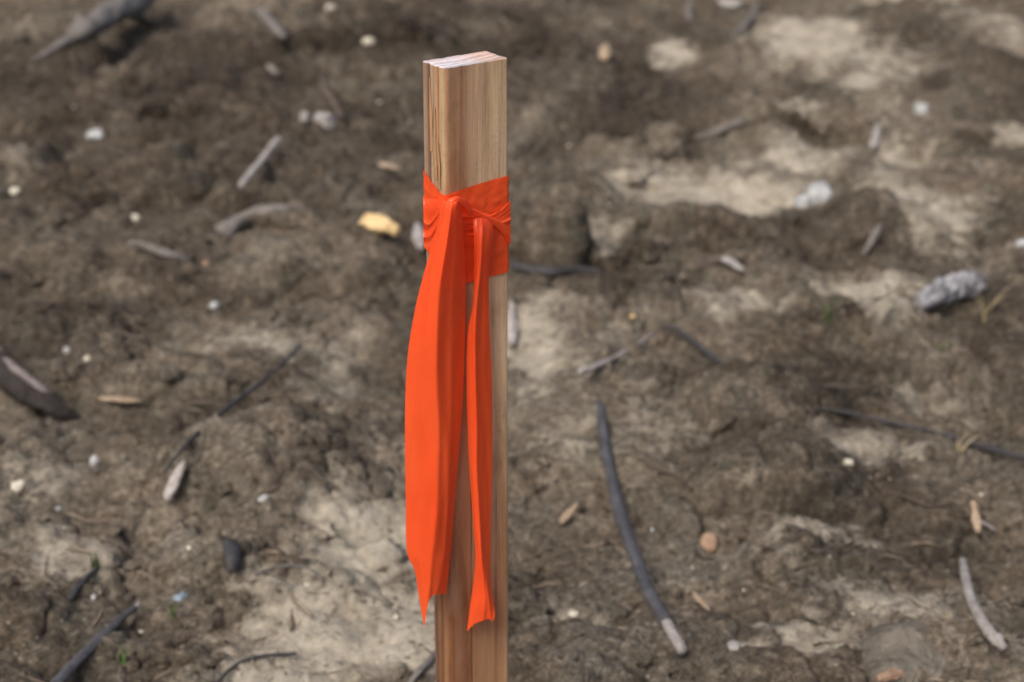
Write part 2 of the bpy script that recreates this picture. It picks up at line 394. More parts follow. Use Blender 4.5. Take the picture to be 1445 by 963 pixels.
def ribbon_material():
    t = NT('orange_vinyl'); pos = t.n('ShaderNodeTexCoord').outputs['Object']
    n = t.noise(pos, 140, 4, .6); n2 = t.noise(t.mapping(pos, (1, 1, .25)), 60, 3)
    c = t.ramp(n2, [(.3, (.94, .095, .022)), (.7, (.97, .125, .032))])
    bm = t.bump(t.math('ADD', n, t.math('MULTIPLY', n2, 2.0)), .0006, .6)
    b = t.n('ShaderNodeBsdfPrincipled'); t.l(c, b.inputs['Base Color']); b.inputs['Roughness'].default_value = .33
    b.inputs['Specular IOR Level'].default_value = .5; t.l(bm, b.inputs['Normal'])
    tr = t.n('ShaderNodeBsdfTranslucent'); tr.inputs[0].default_value = (.98, .10, .018, 1); t.l(bm, tr.inputs['Normal'])
    mx = t.n('ShaderNodeMixShader'); mx.inputs[0].default_value = .25
    t.l(b.outputs[0], mx.inputs[1]); t.l(tr.outputs[0], mx.inputs[2])
    tp = t.n('ShaderNodeBsdfTransparent'); tp.inputs[0].default_value = (1.0, .22, .08, 1)
    m2 = t.n('ShaderNodeMixShader'); m2.inputs[0].default_value = .10
    t.l(mx.outputs[0], m2.inputs[1]); t.l(tp.outputs[0], m2.inputs[2]); t.l(m2.outputs[0], t.out.inputs[0])
    return t.m
M_RIBBON = ribbon_material()

# ------------------------------------------------------------------ ground sheet
def axis(lo, hi, fine, coarse, centre, grow_to_lo, grow_to_hi):
    out = [centre]; x = centre
    while x < hi:
        k = (x - centre) / (hi - centre); x += fine + (coarse - fine) * k; out.append(x)
    st = coarse
    while x < grow_to_hi: st *= 1.16; x += st; out.append(x)
    neg = []; x = centre
    while x > lo:
        k = (centre - x) / (centre - lo); x -= fine + (coarse - fine) * k; neg.append(x)
    st = coarse
    while x > grow_to_lo: st *= 1.16; x -= st; neg.append(x)
    return np.array(neg[::-1] + out)
gx = K * axis(-1.9, 1.9, .0030, .0066, 0.0, -90, 90)
gy = K * axis(.7, 5.2, .0034, .0090, 1.25, -60, 160)
X, Y = np.meshgrid(gx, gy)
HZ = height(X, Y)
GY, GX = np.gradient(HZ, gy, gx)      # clods bulge over their own foot: points slide downhill a little
gl = np.hypot(GX, GY) + 1e-6; kk_ = np.minimum(gl * .0024, .005) / gl * (1 - sst(4, 6, np.hypot(X, Y - 2.3)))
XS, YS = X - GX * kk_, Y - GY * kk_
for (a, b, ra, am, dp) in LW:         # the ledges overhang their own foot
    dx = (X / K - a) / ra; dy = Y / K - b
    YS = YS - K * .75 * am * np.exp(-dx ** 4) * sst(-.008, .012, dy) * np.exp(-np.maximum(dy, 0) / dp) * (.7 + .9 * np.clip(perlin(X / K * 16, Y / K * 5), -.6, .6))
ground = big_mesh('ground', np.stack([XS, YS, HZ], -1).reshape(-1, 3), grid_quads(len(gy), len(gx)), M_SOIL)
at = ground.data.attributes.new('sand', 'FLOAT', 'POINT')
at.data.foreach_set('value', sand_mask(X, Y).astype(np.float32).ravel())
at = ground.data.attributes.new('damp_shade', 'FLOAT', 'POINT')
at.data.foreach_set('value', damp_shade_mask(X, Y).astype(np.float32).ravel())
tag(ground, 'churned brown soil with pale dry sandy patches', kind='structure')

# ------------------------------------------------------------------ stake
WID, DEP = .038, .018
C0 = at_y(717, 82, .775); TOPZ = float(C0[2]); XC, YC = float(C0[0]), .775
BOTZ = z_at(963, .775)
def yaw(z):
    k = np.clip((TOPZ - z) / (TOPZ - BOTZ), -0.2, 1.25)
    return np.radians(37 - 13.5 * k)
def st_pt(p, q, z):      # p along the face from the near corner (0) to the right corner (38 mm), q into the depth
    a = yaw(z); s = p - WID
    return XC + s * np.cos(a) - q * np.sin(a), YC + s * np.sin(a) + q * np.cos(a), z
def profile():
    pts = []
    def seg(p0, q0, p1, q1, st):
        n = max(1, int(round(math.hypot(p1 - p0, q1 - q0) / st)))
        for i in range(n): k = i / n; pts.append((p0 + (p1 - p0) * k, q0 + (q1 - q0) * k))
    def arc(pc, qc, r, a0, a1, n):
        for i in range(n): a = radians(a0 + (a1 - a0) * i / n); pts.append((pc + r * cos(a), qc + r * sin(a)))
    rA, rB, rC, rD = .0012, .0036, .0013, .0012
    arc(rA, DEP - rA, rA, 90, 180, 4)
    seg(0, DEP - rA, 0, rB, .00035)
    arc(rB, rB, rB, 180, 270, 9)
    seg(rB, 0, WID - rC, 0, .00045)
    arc(WID - rC, rC, rC, 270, 360, 5)
    seg(WID, rC, WID, DEP - rD, .002)
    arc(WID - rD, DEP - rD, rD, 0, 90, 4)
    seg(WID - rD, DEP, rA, DEP, .002)
    return np.array(pts)
PR = profile()
def build_stake():
    root = empty('survey_stake', (XC, YC, 0)); base = np.array((XC, YC, 0))
    n = len(PR)
    per = np.where(PR[:, 0] < .0036, np.where(PR[:, 1] > .0036, -(PR[:, 1]), 0), PR[:, 0])
    ul = np.zeros(n)
    for i in range(n):      # unrolled coordinate
        p, q = PR[i]
        if p <= .0036 and q >= .0036: ul[i] = -q
        elif q <= .0036 and p <= .0036: ul[i] = p - q
        elif q < .0013: ul[i] = p
        elif p > WID - .0014: ul[i] = WID + q
        else: ul[i] = -DEP - p * .2
    nx = np.roll(PR, -1, 0) - np.roll(PR, 1, 0); nx /= np.linalg.norm(nx, axis=1)[:, None]
    nrm = np.stack([-nx[:, 1], nx[:, 0]], 1)
    if (nrm[:, 0] * (PR[:, 0] - WID / 2)).sum() < 0: nrm = -nrm
    zs = np.concatenate([np.linspace(-.07, CAMZ - .63, 20)[:-1], np.arange(CAMZ - .63, TOPZ - .0022, .0022), [TOPZ - .0012]])
    U, Z = np.meshgrid(ul, zs + ZS)
    gr = np.zeros(U.shape)
    def groove(u0, wd, dep, z0, z1, wob, seed):
        c = u0 + wob * fbm(Z * 9 + seed, Z * 0 + seed, 3) + .25 * wob * perlin(Z * 160 + seed, Z * 0 + 3.3 * seed)
        k = np.exp(-((U - c) / wd) ** 2) * sst(z0 - .02, z0 + .01, Z) * (1 - sst(z1 - .01, z1 + .02, Z)) * np.clip(.75 + .7 * perlin(Z * 40 + seed, Z * 0 + 7.7), .15, 1.2)
        return k, dep * k
    disp = np.zeros(U.shape)
    for (u0, wd, dep, z0, z1, wob, sd_) in [(-.0130, .0011, .0016, -1, 2, .0005, 1.3), (-.0088, .0004, .0009, -1, 2, .0006, 4.1), (-.0052, .00055, .0012, -1, 2, .0006, 8.7), (-.0012, .0004, .0007, .40, .57, .001, 6.2),
                                            (.0158, .00035, .0008, -1, .50, .0006, 2.9), (.0305, .00022, .0003, -1, .42, .0008, 5.5), (.0022, .0003, .0005, -1, .45, .0008, 3.7)]:
        k, d = groove(u0, wd, dep, z0, z1, wob, sd_); gr = np.maximum(gr, k); disp += d
    disp += .00005 * perlin(U * 900, Z * 14) + .0003 * perlin(U * 120, Z * 9)
    P = PR[:, 0][None] - nrm[:, 0][None] * disp; Q = PR[:, 1][None] - nrm[:, 1][None] * disp
    x, y, z = st_pt(P, Q, Z - ZS)
    z = z.copy(); z[-1] += .0012 + .00015 * perlin(ul * 260, ul * 0) + (-.0006) * (PR[:, 0] / WID - .5)
    V = np.stack([x, y, z], -1) - base
    nr = len(zs)
    i = np.arange(nr - 1)[:, None] * n + np.arange(n)[None]; j = np.arange(nr - 1)[:, None] * n + (np.arange(n)[None] + 1) % n
    F = np.stack([i, i + n, j + n, j], -1).reshape(-1, 4)
    V2 = V.reshape(-1, 3)
    o = big_mesh('shaft', V2, F, M_WOOD); o.parent = root
    uvl = o.data.uv_layers.new(name='grain')
    vi = np.empty(len(o.data.loops), np.int32); o.data.loops.foreach_get('vertex_index', vi)
    uvl.data.foreach_set('uv', np.stack([U.ravel()[vi], Z.ravel()[vi]], 1).astype(np.float32).ravel())
    a = o.data.attributes.new('groove', 'FLOAT', 'POINT'); a.data.foreach_set('value', np.clip(gr, 0, 1).astype(np.float32).ravel())
    # sawn end: rings of the outline shrinking to the middle, a hair above the shaft's rim
    top = V[-1]; ks = [1.0, .985, .9, .75, .55, .3, .05]
    cen = np.array((np.mean(top[:, 0]), np.mean(top[:, 1])))
    VV = []; UVp = []
    for r, k in enumerate(ks):
        for t_ in range(n):
            xy = cen + (top[t_, :2] - cen) * k
            zz = top[t_, 2] * k + top[:, 2].mean() * (1 - k) + (.0003 if r else 0) + (.00025 * float(perlin(np.array([xy[0] * 300.]), np.array([xy[1] * 300.]))[0]) if r else 0)
            VV.append((xy[0], xy[1], zz)); UVp.append((.019 + (PR[t_, 0] - .019) * k, .009 + (PR[t_, 1] - .009) * k))
    FF = [(r * n + t_, r * n + (t_ + 1) % n, (r + 1) * n + (t_ + 1) % n, (r + 1) * n + t_) for r in range(len(ks) - 1) for t_ in range(n)]
    FF.append([(len(ks) - 1) * n + t_ for t_ in range(n)])
    e = mesh_obj('sawn_end', VV, FF, M_END, root, True)
    uvl = e.data.uv_layers.new(name='grain')
    for lp in e.data.loops: uvl.data[lp.index].uv = UVp[lp.vertex_index]
    tag(e, 'pale weathered sawn top end with growth rings')
    # lifted splinters along the narrow side
    for (q0, v0, v1, lift, wd) in [(.0108, 110, 215, .0002, .0012), (.0070, 150, 252, .0003, .0011), (.0034, 196, 264, .0009, .0008)]:
        z0 = z_at(v0, .76); z1 = z_at(v1, .76); VV = []; m = 14
        for r in range(m + 1):
            k = r / m; z = z0 + (z1 - z0) * k; ww = wd * (.15 + .85 * math.sin(pi * min(1, k * .55 + .03))) * (1 + .25 * math.sin(9 * k + q0 * 900))
            qq = q0 + .0002 * math.sin(5 * k + q0 * 700); lf = lift * (1 - k) ** 1.5 + .0002
            for (dq, dp) in ((-ww, .0), (0, .00035), (ww, .0), (0, -.0004)):
                x, y, _ = st_pt(-lf - dp, qq + dq, z); VV.append((x - XC, y - YC, z))
        FF = [(r * 4 + c, r * 4 + (c + 1) % 4, r * 4 + 4 + (c + 1) % 4, r * 4 + 4 + c) for r in range(m) for c in range(4)] + [(3, 2, 1, 0), tuple(m * 4 + c for c in range(4))]
        s = mesh_obj('splinter', VV, FF, M_WOOD, root, False)
        uvl = s.data.uv_layers.new(name='grain')
        for lp in s.data.loops:
            p = VV[lp.vertex_index]; uvl.data[lp.index].uv = (-.006 + .0005 * (lp.vertex_index % 4), p[2] + ZS)
    tag(root, 'upright wooden survey stake with orange ribbon tied near its top', 'stake')
build_stake()

# ------------------------------------------------------------------ ribbon
RB = np.array((XC - .02, YC - .02, z_at(380, .76)))
ribbon = empty('flagging_ribbon', RB)
tag(ribbon, 'bright orange plastic flagging ribbon knotted round the wooden stake with two hanging tails', 'ribbon')
def sheet(name, W, parent=ribbon, mat=M_RIBBON, sub=1, label=None, thick=0.00012):
    nr, nc = W.shape[:2]
    o = mesh_obj(name, (W - RB).reshape(-1, 3), grid_quads(nr, nc), mat, parent)
    if sub:
        s = o.modifiers.new('smooth', 'SUBSURF'); s.levels = s.render_levels = sub
    if label: o['label'] = label
    return o
def surf_y(u, v):
    """distance of the stake's visible surface along a photograph pixel column"""
    Yv = .762
    for _ in range(6):
        p = at_y(u, v, Yv); a = float(yaw(np.array(p[2])))
        xb = XC - WID * cos(a); yb = YC - WID * sin(a)
        if p[0] >= xb: Yn = YC + (p[0] - XC) * tan(a)
        else: Yn = min(yb + (xb - p[0]) / tan(a), yb + DEP * cos(a))
        Yv = .5 * Yv + .5 * Yn
    return Yv
def interp(pts, k):
    xs = [p[0] for p in pts]; return [float(np.interp(k, xs, [p[i] for p in pts])) for i in range(1, len(pts[0]))]
def spline(pts, n):
    """Catmull-Rom through the rows of pts, n samples"""
    P = np.array(pts, float); P = np.vstack([2 * P[0] - P[1], P, 2 * P[-1] - P[-2]])
    out = []
    m = len(pts) - 1
    for i in range(n):
        t = i / (n - 1) * m; k = min(int(t), m - 1); t -= k
        a, b, c, d = P[k], P[k + 1], P[k + 2], P[k + 3]
        out.append(.5 * (2 * b + (c - a) * t + (2 * a - 5 * b + 4 * c - d) * t * t + (3 * b - a - 3 * c + d) * t ** 3))
    return np.array(out)

# the turns lying flat against the wood
def build_wrap():
    n = len(PR); z0 = np.zeros(n)
    idx = np.arange(n)
    top = np.zeros(n); bot = np.zeros(n)
    zc = z_at(320, .765)
    for i in range(n):
        p, q = PR[i]; x, y, _ = st_pt(p, q, zc)
        if p < .0036 and q > .001: k = q / DEP; vt = 277 + (238 - 277) * k ** 1.0; vb = 400 + (347 - 400) * k ** .8
        elif q < .002: k = p / WID; vt = 277 + (247 - 277) * k ** .8; vb = 407 + (383 - 407) * k
        elif p > WID - .002: k = q / DEP; vt = 247 - 8 * k; vb = 383 - 14 * k
        else: k = 1 - p / WID; vt = 239 + 0 * k; vb = 369 + (347 - 369) * k
        top[i] = z_at(vt, y); bot[i] = z_at(vb, y)
    rows = 34; W = np.zeros((rows, n + 1, 3))
    nx = np.roll(PR, -1, 0) - np.roll(PR, 1, 0); nx /= np.linalg.norm(nx, axis=1)[:, None]
    nrm = np.stack([-nx[:, 1], nx[:, 0]], 1)
    if (nrm[:, 0] * (PR[:, 0] - WID / 2)).sum() < 0: nrm = -nrm
    for r in range(rows):
        k = r / (rows - 1)
        for i in range(n + 1):
            ii = i % n; z = top[ii] + (bot[ii] - top[ii]) * k
            p, q = PR[ii]
            un = p if q < .004 else -q
            d = .0006 + .0007 * abs(perlin(np.array([un * 90 + z * 160]), np.array([z * 260 - un * 60]))[0]) + .0005 * math.exp(-((k - .48) / .05) ** 2)
            W[r, i] = st_pt(p + nrm[ii, 0] * d, q + nrm[ii, 1] * d, z)
    sheet('wrap', W, sub=0)
build_wrap()

def fan(name, top, bot, pleats, amp, off, ns=40, nt=36, phase=0.0, twist=0.0, label=None):
    """gathered tape: top and bottom edge as pixel polylines (u, v, extra offset in m), pleated across"""
    T = spline(top, ns); B = spline(bot, ns); W = np.zeros((ns, nt, 3))
    for i in range(ns):
        s = i / (ns - 1)
        for j in range(nt):
            t = j / (nt - 1); e = T[i] + (B[i] - T[i]) * t
            wdt = np.hypot(*(B[i] - T[i])[:2])
            tt = t + twist * s + .12 * math.sin(2.3 * s + 5 * t + phase) + .06 * math.sin(7 * s + phase * 3)
            pl = math.sin(pi * 2 * pleats * tt + phase) * (.55 + .45 * math.sin(6.1 * t + phase * 2)) + .45 * math.sin(pi * 2 * pleats * 2.3 * tt + 2 * phase + 3 * s) * math.sin(3.3 * s + 2 * t)
            pl = 1 - 2 * min(1, abs(pl)) ** .8
            o = off + e[2] + amp * min(1, wdt / 26) * (.5 + .5 * pl) * (.6 + .4 * math.sin(3 * t + 4 * s)) - .0009 * (2 * t - 1) ** 4
            W[i, j] = at_y(e[0], e[1], surf_y(e[0], e[1]) - o)
    return sheet(name, W, label=label)
# gathered tape running from the knot to the left edge, to the right edge, and the crossing strand over it
fan('gathered_turn', [(597.5, 276, .000), (606, 281, .0006), (618, 281, .0022), (632, 282, .0035), (642, 287, .003)], [(597.5, 344, .000), (607, 338, .0012), (618, 322, .002), (630, 306, .003), (642, 300, .0025)], 1.0, .0042, .0012, phase=.9)
fan('gathered_turn', [(638, 291, .0030), (655, 300, .002), (675, 303, .0022), (694, 303, .0022), (708, 294, .0016), (720.5, 283, .0002)], [(638, 318, .002), (655, 325, .002), (675, 322, .0024), (694, 318, .0024), (708, 316, .0016), (720.5, 321, .0002)], 0.9, .0034, .0010, phase=2.0, twist=.5)
fan('crossing_strand', [(632, 279, .0052), (648, 283, .0050), (665, 292, .0042), (682, 301, .0034), (697, 307, .0030), (710, 313, .0016), (720.5, 317, .0004)], [(632, 291, .0048), (648, 296, .0048), (665, 304, .0042), (682, 311, .0034), (697, 318, .0030), (710, 331, .0016), (720.5, 347, .0004)], 0.75, .0026, .0014, phase=1.0)
fan('under_fold', [(640, 318, .001), (652, 326, .0008), (668, 327, .0008), (680, 322, .001)], [(640, 346, .0006), (652, 350, .0004), (668, 350, .0004), (680, 346, .0006)], 2.2, .0009, .0012, phase=.4)

fan('knot', [(622, 299, .0065), (630, 284, .0095), (644, 277, .0110), (659, 283, .0085), (670, 297, .0045)], [(633, 305, .0075), (639, 294, .0110), (648, 289, .0122), (656, 294, .0095), (661, 306, .0050)], 0.55, .0022, .0010, phase=.5, ns=32, nt=20)

def tail(name, rows, nrows, tstart, label=None, torn=None):
    """rows: v-left, v-right, then (u, depth) across; depth is metres in front of Y=.775"""
    R = spline(rows, nrows)
    m = (R.shape[1] - 2) // 2
    ks = np.linspace(0, 1, m); kk = np.linspace(0, 1, 25)
    W = np.zeros((nrows, 25, 3))
    for i in range(nrows):
        us = R[i, 2::2]; ds = R[i, 3::2]
        for j, k in enumerate(kk):
            u = np.interp(k, ks, us); d = np.interp(k, ks, ds); v = R[i, 0] + (R[i, 1] - R[i, 0]) * k
            wob = .0004 * math.sin(v * .022 + j * .35) + .0012 * float(perlin(np.array([v * .011 + 3]), np.array([j * .22]))[0])
            wob *= min(1.0, abs(us[-1] - us[0]) / 75) ** 1.3
            if torn: v += torn(k) * float(np.clip((i / (nrows - 1) - tstart) / (1 - tstart), 0, 1))
            W[i, j] = at_y(u, v, YC - d - wob)
    return sheet(name, W, sub=1, label=label)
mm = .001
# (v_left, v_right, u0,d0, u1,d1, u2,d2, u3,d3, u4,d4): five control columns, u2 is the fold
T1 = [(297, 293, 632, 24*mm, 637, 25*mm, 641, 26*mm, 645, 25*mm, 648, 22*mm),
      (285, 284, 627, 28*mm, 632, 31*mm, 638, 33*mm, 645, 31*mm, 649, 26*mm),
      (292, 288, 623, 29*mm, 629, 33*mm, 637, 36*mm, 645, 34*mm, 650, 27*mm),
      (310, 308, 619, 28*mm, 626, 33*mm, 635, 37*mm, 645, 33*mm, 653, 25*mm),
      (345, 345, 610, 26*mm, 618, 32*mm, 630, 37*mm, 643, 31*mm, 655, 22*mm),
      (392, 392, 596.5, 25*mm, 607, 31*mm, 622, 37*mm, 640, 30*mm, 657, 18.5*mm),
      (440, 440, 585, 25*mm, 598, 30*mm, 617, 36*mm, 638, 29*mm, 657, 17.5*mm),
      (500, 500, 575.5, 25*mm, 592, 30*mm, 616, 35*mm, 637, 28*mm, 655.5, 17.5*mm),
      (560, 560, 572, 25*mm, 590, 29*mm, 617, 34*mm, 637, 28*mm, 653, 18*mm),
      (630, 630, 571.5, 25*mm, 590, 29*mm, 619, 33*mm, 636, 28*mm, 648.5, 19*mm),
      (700, 700, 572.5, 25*mm, 590, 29*mm, 617, 33*mm, 633, 28*mm, 642.5, 19.5*mm),
      (776, 776, 574, 25*mm, 590, 29*mm, 611, 32*mm, 628, 28*mm, 636, 20*mm),
      (806, 793, 585.5, 26*mm, 594, 29*mm, 609, 32*mm, 626, 28*mm, 634.5, 20*mm),
      (835, 810, 590, 26*mm, 597, 29*mm, 607.5, 31.5*mm, 623, 28*mm, 633, 21*mm),
      (862, 826, 594.5, 27*mm, 599, 29*mm, 606, 31*mm, 620, 28*mm, 631, 21*mm),
      (884, 838, 598.5, 28*mm, 601, 29*mm, 606, 30*mm, 617, 28*mm, 629.5, 22*mm)]
def torn1(k):      # the ragged cut: a long point on the left, a hook, then nearly level
    v = np.interp(k, [0, .12, .25, .38, .5, .6, .75, 1], [884, 880, 870, 855, 846, 840.5, 838.5, 838]); return float(v - (884 + (838 - 884) * k)) + .8 * math.sin(k * 40)
tail('tail', T1, 130, 11 / 15, 'broad ribbon tail with a long pointed tip', torn1)
T2 = [(300, 302, 668, 13*mm, 674, 13*mm, 680, 12*mm, 687, 10*mm, 693, 7*mm),
      (320, 322, 668, 18*mm, 674, 18*mm, 681, 17.5*mm, 688, 14*mm, 696, 10*mm),
      (345, 346, 669, 18*mm, 674, 20*mm, 680, 20*mm, 687, 17*mm, 694, 13*mm),
      (380, 380, 669, 17*mm, 673, 20*mm, 678, 20*mm, 684, 17*mm, 690, 14*mm),
      (430, 430, 667, 18*mm, 669, 20*mm, 673, 20*mm, 681, 16*mm, 690, 13*mm),
      (470, 470, 660, 17.5*mm, 666, 19.5*mm, 670, 21*mm, 680, 16*mm, 691, 12*mm),
      (530, 530, 658.5, 17.5*mm, 665, 19.5*mm, 671, 21*mm, 682, 16*mm, 694, 11*mm),
      (600, 600, 660, 17.5*mm, 666, 19.5*mm, 672.5, 21*mm, 683, 16*mm, 694.5, 11*mm),
      (660, 660, 662.5, 18*mm, 667, 20*mm, 673, 21*mm, 683, 16*mm, 694, 12*mm),
      (740, 740, 668, 18*mm, 671, 20*mm, 677, 21*mm, 684, 17*mm, 692.5, 13*mm),
      (790, 790, 671, 18.5*mm, 676, 20*mm, 680, 21*mm, 685, 18*mm, 691.5, 14*mm),
      (830, 826, 667, 16*mm, 676, 18*mm, 684, 20*mm, 688, 19*mm, 692.5, 15*mm),
      (862, 850, 662.5, 15*mm, 673, 18*mm, 685, 20*mm, 691, 19*mm, 696, 16*mm),
      (891, 871, 659, 15*mm, 670, 17*mm, 682, 19*mm, 692, 18*mm, 698.5, 17*mm)]
def torn2(k):
    v = np.interp(k, [0, .15, .3, .5, .68, .8, .9, 1], [891, 884, 879, 876, 873, 876, 877, 869]); return float(v - (891 + (871 - 891) * k)) + .6 * math.sin(k * 50)
tail('tail', T2, 110, 11 / 13, 'narrow creased ribbon tail with a flared ragged end', torn2)

# ------------------------------------------------------------------ litter on the ground
def resample(P, R, n):
    A = spline(np.hstack([np.asarray(P, float), np.asarray(R, float)[:, None]]), n); return A[:, :3], np.maximum(A[:, 3], 1e-4)
def tube(name, P, R, mat, parent=None, n=None, sides=10, base=None, seed=0, rough=.12, flat_=1.0, knots=0):
    """tapering irregular round piece; P world points"""
    P = np.asarray(P, float)
    L = np.linalg.norm(np.diff(P, axis=0), axis=1).sum()
    n = n or int(np.clip(L / .006, 8, 70))
    Q, r = resample(P, R, n)
    T = np.gradient(Q, axis=0); T /= np.linalg.norm(T, axis=1)[:, None]
    up = np.array((0, 0, 1.)); V = []; UV = []
    rs = np.random.RandomState(seed); ph = rs.rand() * 50
    kn = [(rs.rand() * .8 + .1, rs.rand() * 2 * pi) for _ in range(knots)]
    for i in range(n):
        s = np.cross(T[i], up); s /= np.linalg.norm(s) + 1e-9; u_ = np.cross(s, T[i])
        AA = 2 * pi * np.arange(sides) / sides
        KK = 1 + rough * 2 * perlin(ph + i * .33 + 2 * np.cos(AA), 2 * np.sin(AA) + ph) + rough * .6 * np.sin(3 * AA + i * .05 + ph) + rough * 1.2 * perlin(ph + i * .9 + 3 * np.cos(AA), 3 * np.sin(AA) - ph)
        for j in range(sides):
            a = AA[j]; k = KK[j]
            for (kt, ka) in kn: k += .45 * math.exp(-((i / n - kt) * L / max(r[i] * 1.2, .003)) ** 2) * max(0, cos(a - ka))
            V.append(Q[i] + r[i] * k * (cos(a) * s + sin(a) * u_ * flat_)); UV.append((j / sides, i / (n - 1) * L * 10))
    F = [(i * sides + j, i * sides + (j + 1) % sides, (i + 1) * sides + (j + 1) % sides, (i + 1) * sides + j) for i in range(n - 1) for j in range(sides)]
    c0, c1 = len(V), len(V) + 1
    V.append(Q[0] - T[0] * r[0] * .25); V.append(Q[-1] + T[-1] * r[-1] * .25); UV += [(0, 0), (0, L * 10)]
    F += [(c0, (j + 1) % sides, j) for j in range(sides)] + [(c1, (n - 1) * sides + j, (n - 1) * sides + (j + 1) % sides) for j in range(sides)]
    b = np.asarray(base if base is not None else Q[0])
    o = mesh_obj(name, [p - b for p in V], F, mat, parent)
    if parent is None: o.location = b
    uvl = o.data.uv_layers.new(name='along')
    for lp in o.data.loops: uvl.data[lp.index].uv = UV[lp.vertex_index]
    return o
def gpoly(pts, lift=.5, stiff=False):
    """pixel points (u, v, thickness px) -> points lying on the ground, radii"""
    G = [ground_hit(q[0], q[1]) for q in pts]; R = [q[2] * mpp(p) / 2 for q, p in zip(pts, G)]
    G = np.array(G); t = np.concatenate([[0], np.cumsum(np.hypot(np.diff([q[0] for q in pts]), np.diff([q[1] for q in pts])))])
    deg = 1 if len(pts) < 6 or stiff else 2
    zf = np.polyval(np.polyfit(t, G[:, 2], deg), t); zf = zf + np.max(G[:, 2] - zf) * .75
    P = []
    for q, r, z in zip(pts, R, zf):
        e = q[3] if len(q) > 3 else 0.0
        z = z + r * lift + e; x, y = flat(q[0], q[1], z); P.append((x, y, z))
    return np.array(P), R
def stick(name, pts, mat, label, cat='stick', sides=10, rough=.12, seed=1, lift=.6, flat_=1.0, knots=0, group=None):
    P, R = gpoly(pts, lift)
    o = tube(name, P, R, mat, sides=sides, rough=rough, seed=seed, flat_=flat_, knots=knots)
    return tag(o, label, cat, group)

# long dark stick right of the stake, with its peeled pale end
P, R = gpoly([(847, 571, 11), (853, 620, 14), (866, 690, 15), (888, 765, 17), (916, 835, 17), (941, 880, 18), (963, 919, 15)], 1.2, True)
PE = P[-2:]; RE = R[-2:]; P = P[:-1]; R = R[:-1]
st = empty('stick', P[0]); tag(st, 'long dark stick with peeled pale end lying right of the stake', 'stick')
tube('bark_shaft', P, R, M_BLUESTICK, st, n=110, sides=14, base=P[0], seed=3, rough=.085, knots=5)
P2 = np.array([PE[0] * 1.04 - PE[1] * .04, PE.mean(0), PE[1]]); R2 = [RE[0] * .86, RE[0] * .9, RE[1]]
tag(tube('peeled_end', P2, R2, M_PALESTICK, st, n=14, sides=12, base=P[0], seed=4, rough=.05), 'pale peeled wood')
# bleached curved stick at the lower right
stick('bleached_stick', [(1358, 790, 9), (1362, 812, 13), (1370, 845, 14), (1386, 878, 16), (1404, 902, 17), (1417, 915, 13)], M_PALESTICK, 'bleached curved stick near the lower right corner', seed=5, rough=.06, lift=1.6, knots=2, sides=12)
# weathered branch top left, its thin end lifted off the ground
P, R = gpoly([(48, 85, 6, .02), (75, 70, 10, .026), (98, 57, 15, .028), (114, 47, 26, .03), (140, 31, 29, .03), (170, 11, 32, .03), (205, -12, 35, .02)], .4)
br = empty('weathered_branch', P[-1]); tag(br, 'thick grey weathered branch in the upper left corner', 'branch')
tube('branch_wood', P, R, M_GREYWOOD, br, sides=14, base=P[-1], seed=8, rough=.13, knots=2)
P3 = np.array([P[2] + (.0, -.0, .0), P[2] + (.006, -.02, -.02), P[2] + (.02, -.03, -.05)])
tube('broken_stub', P3, [R[2] * .5, R[2] * .35, R[2] * .2], M_BROWNROOT, br, sides=8, base=P[-1], seed=9, rough=.25)
# branch at the left edge with a strip of pale bark
P, R = gpoly([(-70, 470, 38), (-20, 508, 36), (25, 542, 34), (60, 566, 29), (90, 582, 20), (112, 592, 9)], .2)
br = empty('bark_branch', P[0]); tag(br, 'dark branch with a pale bark strip entering at the left edge', 'branch')
tube('branch_wood', P, R, M_BLACKBARK, br, sides=14, base=P[0], seed=10, rough=.2, knots=3)
P, R = P[:5] + np.array([(.2 * r, .3 * r, 1.0 * r) for r in R[:5]]), [r * k for r, k in zip(R, (.42, .44, .42, .36, .18))]
tag(tube('bark_strip', P, R, M_PINKBARK, br, sides=10, base=P[0] * 0 + np.asarray(br.location), seed=11, rough=.2, flat_=.6), 'pale pinkish bark strip')
# stick at the lower left corner
P, R = gpoly([(60, 990, 17), (90, 954, 17), (120, 922, 15), (150, 893, 13), (176, 869, 11), (190, 858, 9)], .5, True)
s_ = empty('stick', P[0]); tag(s_, 'dark stick with a pale broken tip at the lower left corner', 'stick')
tube('bark_shaft', P, R, M_BLUESTICK, s_, sides=12, base=P[0], seed=12, rough=.09, knots=2)
P, R = np.array([P[-1] * 1.1 - P[-2] * .1, P[-1] * 1.5 - P[-2] * .5]), [R[-1] * .9, R[-1] * .6]
tag(tube('broken_tip', P, R, M_PALESTICK, s_, n=6, sides=8, base=np.asarray(s_.location), seed=13), 'pale broken tip')
# thin roots and twigs
stick('root', [(424, 488, 6), (400, 512, 5), (360, 546, 6), (315, 580, 7), (290, 600, 6), (268, 622, 5), (244, 650, 4), (232, 668, 3)], M_DARKSTICK, 'thin dark root running diagonally above the pale wood sliver', 'root', 8, seed=14, lift=.2)
stick('root', [(1150, 576, 5), (1200, 583, 6), (1262, 598, 7), (1320, 611, 7), (1385, 630, 8), (1450, 648, 9)], M_DARKSTICK, 'long thin dark root reaching the right edge', 'root', 8, seed=15, lift=.8)
stick('twig', [(938, 462, 7), (955, 466, 8), (975, 480, 8), (1000, 500, 8), (1022, 514, 6)], M_DARKSTICK, 'dark bent twig right of the ribbon, ending in open soil', 'twig', 8, seed=16, lift=1.0)
stick('twig', [(818, 524, 9), (836, 519, 10), (856, 510, 8), (880, 498, 6), (925, 470, 4)], M_PALESTICK, 'pale-ended twig pointing at the stake from the bent dark twig', 'twig', 8, seed=17, lift=.8)
